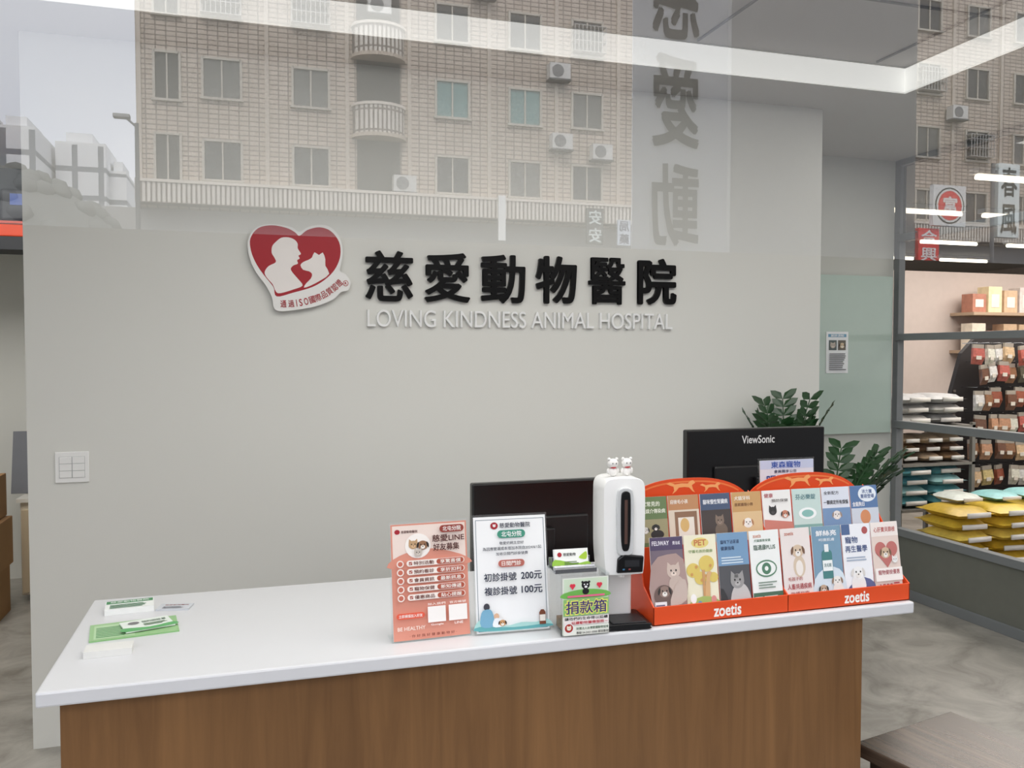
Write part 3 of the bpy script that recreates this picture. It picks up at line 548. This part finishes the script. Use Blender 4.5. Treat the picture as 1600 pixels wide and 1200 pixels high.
# ---------------------------------------------------------------- back area seen past the wall end
CB=mat((164,126,86),.8,var=.08,scale=8)
for k,(z0,z1,dx) in enumerate(((0,.3,0),(.305,.6,.02),(.605,.87,-.01))):
    t=thing("cardboard_box","brown cardboard carton stacked on the floor","cardboard box",(-1.66+dx,2.0,z0),group="stacked cartons")
    MB().box(-.19,.19,-.16,.16,0,z1-z0,CB).obj("carton",t,bevel=.003); MB().box(-.19,.19,-.162,-.16,(z1-z0)*.46,(z1-z0)*.54,mat((186,160,116),.4)).obj("packing_tape",t)
cb=thing("low_cabinet","cream low cabinet with a door beside the cartons","cabinet",(-1.2,2.35,0))
MB().box(-.25,.3,0,.4,.04,.65,mat((214,204,184),.5)).obj("body",cb,bevel=.003); MB().box(-.24,.29,-.018,0,.06,.6,mat((206,188,158),.5)).obj("door",cb); MB().box(-.27,.32,-.02,.4,.65,.675,mat((226,222,212),.4)).obj("cabinet_top",cb)
MB().box(-.30,.30,0,.02,0,.42,mat((116,118,124),.5),Matrix.Rotation(math.radians(-12),4,'X')).obj("folded_board",loc=(-1.25,2.55,.68),label="dark grey folded board leaning on the cabinet",category="board")
sh=thing("wall_shelf","dark wall shelf carrying boxes high on the wall","shelf",(-1.5,2.1,2.26))
MB().box(-.5,.5,0,.3,.0,.08,mat((34,36,40),.6)).box(-.5,.5,.28,.3,.08,.55,mat((48,56,66),.6)).obj("shelf_board",sh)
sb=thing("storage_box","flat orange-red plastic storage box on the dark shelf","storage box",(-1.5,2.12,2.342))
MB().box(-.4,.4,0,.2,0,.08,mat((204,66,30),.4)).obj("box_body",sb,bevel=.008); MB().box(-.41,.41,-.01,.21,.08,.095,mat((190,56,26),.4)).obj("lid",sb)
bg=thing("tool_case","black and blue case resting on the orange box","case",(-1.37,2.13,2.438))
MB().box(-.11,.09,0,.15,0,.2,mat((24,28,40),.5)).obj("case_body",bg,bevel=.02,seg=3); MB().box(-.05,.04,-.004,0,.1,.17,mat((30,70,150),.4)).obj("blue_panel",bg)
# ---------------------------------------------------------------- pet shop behind the partition
def pillow(w_,d_,h_,m_,lab=None):
    b=MB(); nx,ny=6,5; vs=[];fs=[]
    for sgn in(1,-1):
        for j in range(ny+1):
            for i in range(nx+1):
                u,v=i/nx*2-1,j/ny*2-1; z=(1-u**4)*(1-v**4); vs.append((u*w_/2,v*d_/2*(1-.08*abs(u)),h_/2+sgn*h_/2*z**.5 if z>0 else h_/2))
    N=(nx+1)*(ny+1)
    for j in range(ny):
        for i in range(nx):
            a=j*(nx+1)+i; fs.append((a,a+1,a+nx+2,a+nx+1)); fs.append((N+a,N+a+nx+1,N+a+nx+2,N+a+1))
    b.add(vs,fs,m_)
    if lab: b.box(-w_*.3,w_*.3,-d_/2-.002,-d_/2+.01,h_*.3,h_*.7,lab)
    return b
def bags(cols,label,x0,x1,y0,z0,nx,nz,w_,d_,h_,group,name="pet_food_bag",cat="bag",jit=.04):
    src={}
    for k in range(nz):
        for i in range(nx):
            c=cols[(i*3+k*2+random.randint(0,1))%len(cols)]
            if c not in src:
                o=pillow(w_,d_,h_,mat(c,.35,var=.3,scale=22,bump=.4),mat((230,226,220),.5)).obj(name,smooth=True); src[c]=o
            else: o=src[c].copy(); COL.objects.link(o)
            o.location=(x0+(x1-x0)*(i+.5)/nx,y0+random.uniform(-.02,.02),z0+k*h_*1.005); o.rotation_euler=(0,0,random.uniform(-jit,jit))
            o["label"]=label; o["category"]=cat; o["group"]=group
SHELF=mat((130,126,120),.5)
def rack(x0,x1,y0,y1,levels,top,label,m_=SHELF):
    t=thing("display_shelf",label,"shelf",(0,0,0)); b=MB()
    for z in levels: b.box(x0,x1,y0,y1,z-.02,z,m_)
    b.obj("shelf_board",t); b=MB()
    for x in(x0,x1-.03):
        for y in (y0,y1-.03): b.box(x,x+.03,y,y+.03,0,top,m_)
    b.obj("upright",t); return t
rack(4.70,5.42,1.45,1.95,(.12,.42,.77,1.06),1.08,"grey metal shelf holding bags of pet supplies")
bags([(206,204,200),(186,186,186),(216,212,206)],"grey-white pet food bag on a shelf",4.74,5.38,1.68,1.062,2,3,.31,.4,.08,"pale bags on the top shelf")
bags([(148,120,92),(184,162,136),(120,98,80)],"brown pet treat bag on a shelf",4.74,5.38,1.66,.772,3,3,.20,.36,.07,"brown bags on the shelf")
bags([(110,174,182),(90,152,164),(170,212,212)],"teal cat litter bag on a shelf",4.74,5.38,1.66,.422,2,4,.31,.38,.08,"teal litter bags")
pl=thing("display_platform","low grey platform stacked with litter packs","platform",(0,0,0)); MB().box(4.35,7.2,.55,1.35,0,.14,mat((70,72,68),.5)).obj("platform_base",pl)
bags([(222,190,70),(230,204,100),(206,172,60)],"yellow cat litter pack stacked on the platform",4.55,6.4,.95,.142,5,5,.33,.42,.082,"stacked yellow litter packs",jit=.09)
bags([(216,222,214),(150,206,206),(220,176,190)],"pastel litter pack on top of the yellow packs",4.7,6.3,1.04,.556,5,1,.26,.3,.06,"pastel packs on the stack",jit=.2)
gd=thing("peg_display","black perforated gondola with hanging pet treats","display stand",(0,0,0))
GBK=mat((48,44,44),.6)
b=MB(); b.prism([(5.5,0),(7.3,0),(7.3,1.76),(5.75,1.76),(5.6,1.62),(5.5,1.3)],1.78,1.82,GBK); b.obj("perforated_panel",gd)
b=MB()
for k in range(26): b.box(5.515,5.535,1.77,1.779,.3+k*.04,.32+k*.04,mat((120,112,106),.5))
b.obj("perforation_strip",gd)
PC=[(150,84,64),(206,176,140),(140,100,72),(220,210,194),(110,76,60),(186,140,110),(94,90,76),(180,96,86),(206,186,130),(226,216,206)]
proto={}
for r_,z in enumerate((.40,.61,.82,1.03,1.24,1.45,1.60)):
    for i in range(11):
        c=random.choice(PC); X=5.60+i*.115+(.04 if r_%2 else 0)
        MB().cyl((X,1.78,z+.10),(X,1.62,z+.105),.003,.003,STEEL,6).obj("peg_hook",gd)
        if c not in proto:
            b=MB(); b.add([(-.048,0,-.15),(.048,0,-.15),(.052,-.03,-.09),(.048,-.02,-.02),(-.048,-.02,-.02),(-.052,-.03,-.09),(-.048,.004,-.02),(.048,.004,-.02)],[(0,1,2,5),(5,2,3,4),(0,5,4,6),(1,7,3,2),(0,6,7,1)],mat(c,.4,var=.6,scale=40)); b.box(-.048,.048,-.012,.004,-.02,.012,mat((170,160,148),.5)); b.box(-.026,.02,-.034,-.03,-.11,-.08,mat((222,214,202),.5))
            proto[c]=b.obj("treat_packet"); o=proto[c]
        else: o=proto[c].copy(); COL.objects.link(o)
        o.location=(X+random.uniform(-.012,.012),1.645+random.uniform(-.03,.03),z+.078+random.uniform(-.015,.015)); o.rotation_euler=(0,random.uniform(-.1,.1),random.uniform(-.3,.3)); o["label"]="hanging packet of pet treats on a peg"; o["category"]="packet"; o["group"]="hanging treat packets"
dw=thing("display_wall","pinkish beige half-height display wall with shelves of goods","display wall",(0,0,0))
MB().box(5.3,9.5,3.2,3.3,0,2.45,mat((190,176,168),.7)).obj("wall_panel",dw)
MB().box(6.85,9.4,2.9,3.2,2.0,2.03,mat((176,152,128),.5)).obj("shelf_board",dw); MB().box(6.85,9.4,2.9,3.2,1.62,1.65,mat((176,152,128),.5)).obj("shelf_board",dw)
bc=[(200,170,140),(226,214,196),(176,120,100),(226,210,170),(120,100,86),(206,196,190)]
for lv,z in enumerate((2.031,1.651)):
    for i in range(12):
        hh=random.uniform(.18,.27)
        o=MB().box(-.085,.085,-.07,.07,0,hh,mat(random.choice(bc),.5,var=.3,scale=20)).box(-.05,.05,-.073,-.07,.05,hh*.7,mat((226,220,210),.4)).obj("product_box",loc=(6.97+i*.2,3.02,z),bevel=.004); o["label"]="boxed pet product on the display wall shelf"; o["category"]="box"; o["group"]="boxes on the display wall"
TUBE=mat((250,240,220),.5,var=.01,emit=4)
lt=None
for i,(x,y) in enumerate([(5.6,2.2),(6.6,2.2),(7.8,2.2),(6.2,3.8),(7.4,3.8),(8.6,3.8),(6.6,5.2),(7.8,5.2),(9.0,5.2),(5.2,.9),(6.4,.9)]):
    if lt is None:
        lt=thing("ceiling_light","linear fluorescent ceiling light in the pet shop","ceiling light",(x,y,2.84),group="pet shop ceiling lights"); lb=MB().box(-.4,.4,-.04,.04,.02,.06,WHITE).obj("fixture_body",lt); lu=MB().cyl((-.38,0,0),(.38,0,0),.018,.018,TUBE,10).obj("tube",lt)
    else:
        e=lt.copy(); COL.objects.link(e); e.location=(x,y,2.84); cpy(lb,e,(0,0,0)); cpy(lu,e,(0,0,0))
for i,x in enumerate((-1.2,.6,2.2)):
    t=thing("ceiling_light","added flat square LED panel, out of view in the recessed ceiling","ceiling light",(x,-2.3,3.01),group="added recess ceiling lights")
    MB().box(-.3,.3,-.3,.3,.0,.02,WHITE).obj("panel_frame",t); MB().box(-.28,.28,-.28,.28,-.003,0,mat((250,250,246),.5,var=.01,emit=2.0)).obj("diffuser",t)  # glowing panels added out of view to light the room
# ---------------------------------------------------------------- street side, seen mirrored in the window
RYF=-34.65
MB().box(-120,120,-160,-3.36,-.12,-.02,mat((46,47,49),.85,var=.15,scale=3)).obj("ground",**S)
FAC=tilefacade("facade_tiles",(206,191,174),(192,177,160),(128,115,104),.34,.17,.022)
FACL=tilefacade("facade_parapet_tiles",(226,218,206),(214,206,194),(120,108,98),.16,.75,.035)
bd=thing("apartment_building","beige tiled apartment building with rows of windows and balconies","building",(0,RYF,0))
MB().box(-3.7,46,-9,0,6.7,30,FAC).obj("facade",bd)
MB().box(-3.72,46,-.1,.55,6.75,7.45,FACL).box(-3.72,46,-.1,.6,7.45,7.55,mat((224,214,200),.7)).obj("parapet",bd)
MB().box(-60,46,-8.5,-.4,-.02,6.7,mat((168,166,163),.8)).obj("arcade",bd)
b=MB()
colsx=[-.9,2.15,7.4,10.3,12.9,15.6,18.4,21.2,24.0,26.8,29.6,32.4,35.2,38]
for x in [-3.6,.62,3.45,5.75,8.85,11.6,14.25,17,19.8,22.6,25.4,28.2,31,33.8,36.6,39.4]: b.box(x-.07,x+.07,-.05,.08,7.5,30,mat((200,187,171),.7))
b.obj("pilasters",bd)
GLS=mat((36,40,44),.2,var=.2,scale=2); GLT=mat((92,136,134),.2,var=.15,scale=2); FRW=mat((190,182,168),.6); FDK=mat((34,32,31),.5)
def win(g,fr,w_=1.25,h_=1.35):
    b=MB(); b.box(-w_/2,w_/2,-.05,.02,-h_/2,h_/2,g)
    for q in((-w_/2-.06,-w_/2+.02,-.05,.1,-h_/2-.06,h_/2+.06),(w_/2-.02,w_/2+.06,-.05,.1,-h_/2-.06,h_/2+.06),(-w_/2,w_/2,-.05,.1,h_/2-.02,h_/2+.06),(-w_/2-.1,w_/2+.1,-.05,.16,-h_/2-.08,-h_/2),(-.025,.025,0,.07,-h_/2,h_/2)): b.box(*q,fr)
    return b
wA=win(GLS,FRW).obj("window",bd,loc=(colsx[0],0,8.4)); wB=win(GLT,FRW).obj("window",bd,loc=(colsx[3],0,11.2)); wC=win(FDK,FRW,.8,1.6).obj("window",bd,loc=(-2.7,0,11.2)); wD=win(mat((96,96,92),.3),FRW).obj("window",bd,loc=(colsx[1],0,11.2))
rowz=[8.4,11.25,14.1,16.95]
done={(0,0),(3,1),(1,1)}
for r,z in enumerate(rowz):
    for ci,x in enumerate(colsx):
        if (ci,r) in done: continue
        s=wB if (ci in(2,3) and r==1) or (ci==9 and r==2) else (wD if random.random()<.25 else wA)
        cpy(s,bd,(x,0,z))
    if r!=1: cpy(wC,bd,(-2.7,0,z))
n=14
pts=[(-.95,0)]+[(.95*math.cos(math.pi-math.pi*i/n),.75*math.sin(math.pi*i/n)) for i in range(n+1)]+[(.95,0)]
bal=MB(); k=len(pts)
for z0,z1,m_ in((-.55,.45,FACL),(.45,.55,mat((224,214,200),.7)),(-.68,-.55,mat((196,180,162),.7))):
    s_=1.06 if z1-z0<.2 else 1
    bal.add([(q[0]*s_,q[1]*s_,z0) for q in pts]+[(q[0]*s_,q[1]*s_,z1) for q in pts],[tuple(range(k)),tuple(range(2*k-1,k-1,-1))]+[((i+1)%k,i,k+i,k+(i+1)%k) for i in range(k)],m_)
bo=bal.obj("balcony",bd,loc=(4.6,0,10.2))
for z in (13.1,16.0): cpy(bo,bd,(4.6,0,z))
MB().box(-.8,.8,-.02,.03,0,1.7,FDK).obj("balcony_door",bd,loc=(4.6,0,10.7)); MB().box(-.8,.8,-.02,.03,0,1.7,FDK).obj("balcony_door",bd,loc=(4.6,0,13.6)); MB().box(-.8,.8,-.02,.03,0,1.9,FDK).obj("balcony_door",bd,loc=(4.6,0,7.6))
ac=MB(); ac.box(-.42,.42,0,.4,-.3,.3,mat((214,212,206),.6)); ac.cyl((-.1,.4,0),(-.1,.42,0),.24,.24,mat((120,120,120),.6),20); ac.box(-.45,.45,0,.45,-.36,-.3,mat((90,90,90),.6))
ao=ac.obj("air_conditioner",bd,loc=(5.5,.1,7.9))
for x,z in((11.7,9.9),(13.4,9.6),(11.6,12.6),(4.6,14.3),(16.9,9.7),(31.0,12.6),(33.8,9.9),(8.6,15.4)): cpy(ao,bd,(x,.1,z))
b=MB()
for i in range(9): b.box(-.66+i*.165-.012,-.66+i*.165+.012,.4,.43,-.5,.5,mat((190,186,180),.6))
for z in(-.5,-.1,.3,.5): b.box(-.68,.68,.02,.43,z-.012,z+.012,mat((190,186,180),.6))
cg=b.obj("window_cage",bd,loc=(-.9,0,13.9))
for x,z in((2.15,13.9),(12.9,14.0),(29.6,14.0),(32.4,11.2)): cpy(cg,bd,(x,0,z))
def vsign(x,y,z0,z1,w_,txt_,bgc,fg,label,flip=False,pole=False):
    t=thing("shop_sign",label,"sign",(x,y,z0),(0,0,math.pi))
    MB().box(-w_/2,w_/2,0,.12,0,z1-z0,mat(bgc,.5)).obj("sign_box",t)
    if txt_:
        p=Print(.004); n_=len(txt_); hh=(z1-z0)/n_
        for i,ch in enumerate(txt_): p.text(ch,-w_*.38,w_*.38,z1-z0-(i+.9)*hh,z1-z0-(i+.1)*hh,fg,.02)
        p.obj("lettering",t,flip=flip)
    if pole: MB().cyl((w_/2+.08,.06,-z0),(w_/2+.08,.06,z1-z0),.04,.04,mat((120,120,120),.4),10).cyl((0,.06,(z1-z0)*.9),(w_/2+.08,.06,(z1-z0)*.9),.02,.02,mat((120,120,120),.4),8).obj("bracket_pole",t)
    return t
vsign(12.95,RYF+.8,5.9,7.3,.7,"安安",(60,62,60),(210,220,216),"dark vertical shop sign with pale characters")
vsign(14.2,RYF+.8,5.9,6.9,.55,"局藥",(206,214,224),(30,40,80),"pale vertical pharmacy sign")
vsign(9.15,RYF+.8,5.9,7.6,.28,"",(236,236,232),(226,226,222),"narrow blank white vertical sign")
vsign(14.9,-16.5,4.0,5.5,.55,"春風",(236,244,240),(14,40,34),"pale vertical sign with dark green characters",True,True)
vsign(12.9,-16.5,3.42,4.1,.5,"合興",(246,60,56),(250,240,236),"red vertical sign with pale characters",True,True)
em=thing("round_emblem_sign","square sign with a round red emblem","sign",(13.3,-16.4,4.55),(0,0,math.pi))
MB().box(-.40,.40,0,.1,-.40,.40,mat((240,240,236),.5)).obj("sign_box",em); p=Print(.004); p.ell(0,0,.36,.36,(40,56,52)); p.ell(0,0,.33,.33,(240,240,234)); p.ell(0,0,.29,.29,(240,50,48)); p.text("富",-.17,.17,-.18,.18,(246,240,234),.03); p.obj("emblem",em,flip=True)
MB().box(3.22,4.8,-8.7,-7.95,-.02,6.2,mat((222,221,218),.85)).obj("added_pier",label="added pale pier that tones the window reflection",category="pillar")  # pier added behind the camera, paled to even out the glass reflection
bn2=thing("hanging_banner","tall white hanging banner with large vertical grey characters","banner",(2.82,-7.93,2.23),(0,0,math.pi))
MB().box(-.36,.36,0,.01,0,3.6,mat((240,242,246),.6,var=.02,emit=.16)).obj("banner_cloth",bn2,label="white banner cloth with a faint added glow")  # faint emission lifts the cloth in the reflection, no lamp behind it
MB().cyl((-.42,.005,3.6),(.36,.005,3.6),.015,.015,STEEL,10).obj("banner_rod",bn2); MB().cyl((-.42,.005,0),(.36,.005,0),.012,.012,STEEL,10).obj("banner_rod",bn2)
p=Print(.003)
for ch,z0,z1 in(("慈",1.52,2.12),("愛",.79,1.42),("動",.12,.68),("物",2.3,2.9)): p.text(ch,-.135,.22,z0,z1,(40,44,52),.024)
p.obj("banner_lettering",bn2)
FT=tilefacade("tower_windows",(240,240,240),(232,232,232),(130,134,140),2.6,3.1,.3)
for x,y,w_,d_,h_,l in((-31,-106,9.5,10,27,"pale distant apartment tower"),(-22.3,-104,3.6,10,24,"narrow pale distant apartment tower"),(-17.6,-110,5.0,8,24.3,"pale distant tower with stepped roof"),(-14.2,-112,1.8,8,21.8,"low pale distant building")):
    t=thing("apartment_tower",l,"building",(x,y,0)); MB().box(-w_/2,w_/2,-d_/2,d_/2,0,h_,FT).obj("tower_body",t); MB().box(-w_/3,w_/5,-d_/3,d_/3,h_,h_+1.6,mat((236,236,236),.7)).box(-w_/2,w_/2,-d_/2,d_/2,h_,h_+.3,mat((240,240,238),.7)).obj("roof_parapet",t)
lp=thing("street_lamp","grey street lamp with a flat horizontal head","street lamp",(-2.75,-26.5,0))
MB().cyl((0,0,-.02),(0,0,7.5),.08,.05,mat((90,92,94),.5),12).obj("pole",lp); MB().cyl((0,0,7.4),(-.25,0,7.62),.03,.03,mat((90,92,94),.5),8).obj("arm",lp); MB().box(-.55,-.15,-.12,.12,7.6,7.7,mat((150,150,148),.5)).obj("lamp_head",lp,bevel=.02)
tr=thing("street_tree","round street tree with a smooth crown greyed for the window reflection","tree",(-4.6,-18.5,0))
MB().cyl((0,0,-.02),(0,0,2.4),.16,.1,mat((50,42,36),.9),12).obj("trunk",tr)
b=MB(); TL=mat((124,125,121),.95,var=.06,scale=6)  # crown grey set to level the mirrored tone, not leaf colour
for i in range(260):
    a=random.uniform(0,6.28); u=random.uniform(-.8,1); r=math.sqrt(max(0,1-u*u))
    b.ell((2.85*r*math.cos(a),2.1*r*math.sin(a),2.4+2.3*u),(.2,.2,.18),TL,7,4)
b.ell((0,0,2.4),(2.9,2.15,2.35),TL,40,24); b.obj("crown",tr,smooth=True)
MB().box(-30,-3.0,-23.5,-22.5,-.02,2.6,TL).obj("hedge",label="added hedge block that covers the low street reflection",category="hedge")  # unseen block added to keep bright street out of the reflection
# ---------------------------------------------------------------- light
w_=bpy.data.worlds.new("sky"); sc.world=w_; w_.use_nodes=True; nt=w_.node_tree; nt.nodes.clear()
o=nt.nodes.new("ShaderNodeOutputWorld"); bgd=nt.nodes.new("ShaderNodeBackground"); g=nt.nodes.new("ShaderNodeTexCoord"); n=nt.nodes.new("ShaderNodeTexNoise"); n.inputs["Scale"].default_value=2.5; n.inputs["Detail"].default_value=4
r=nt.nodes.new("ShaderNodeValToRGB"); r.color_ramp.elements[0].position=.3; r.color_ramp.elements[1].position=.75; r.color_ramp.elements[0].color=(.78,.83,.95,1); r.color_ramp.elements[1].color=(.95,.95,1,1)
nt.links.new(g.outputs["Generated"],n.inputs["Vector"]); nt.links.new(n.outputs[0],r.inputs[0]); nt.links.new(r.outputs[0],bgd.inputs[0]); bgd.inputs[1].default_value=3.0; nt.links.new(bgd.outputs[0],o.inputs[0])
def area(name,loc,rot,sx,sy,pw,col=(1,1,1)):
    l=bpy.data.lights.new(name,"AREA"); l.shape='RECTANGLE'; l.size=sx; l.size_y=sy; l.energy=pw; l.color=col
    o=bpy.data.objects.new(name,l); COL.objects.link(o); o.location=loc; o.rotation_euler=rot; return o
area("ceiling_area_light",(1.2,-2.0,2.98),(0,0,0),3.4,1.6,52,(1,.98,.94))  # added room lamp beneath the out-of-view panels
area("shop_area_light",(6.8,1.2,2.8),(0,0,0),3.5,3.0,150,(1,.94,.88))
area("corridor_area_light",(3.6,-.3,2.88),(0,0,0),.6,1.0,8,(1,.97,.92))
area("rear_area_light",(-1.6,1.0,2.85),(0,0,0),1.2,1.2,40,(1,.98,.95))
s=bpy.data.lights.new("sun","SUN"); s.energy=2.4; s.angle=.3; s.color=(1,.97,.93); so=bpy.data.objects.new("sun",s); COL.objects.link(so); so.rotation_euler=(math.radians(-48),0,math.radians(14)); so.location=(0,0,20)
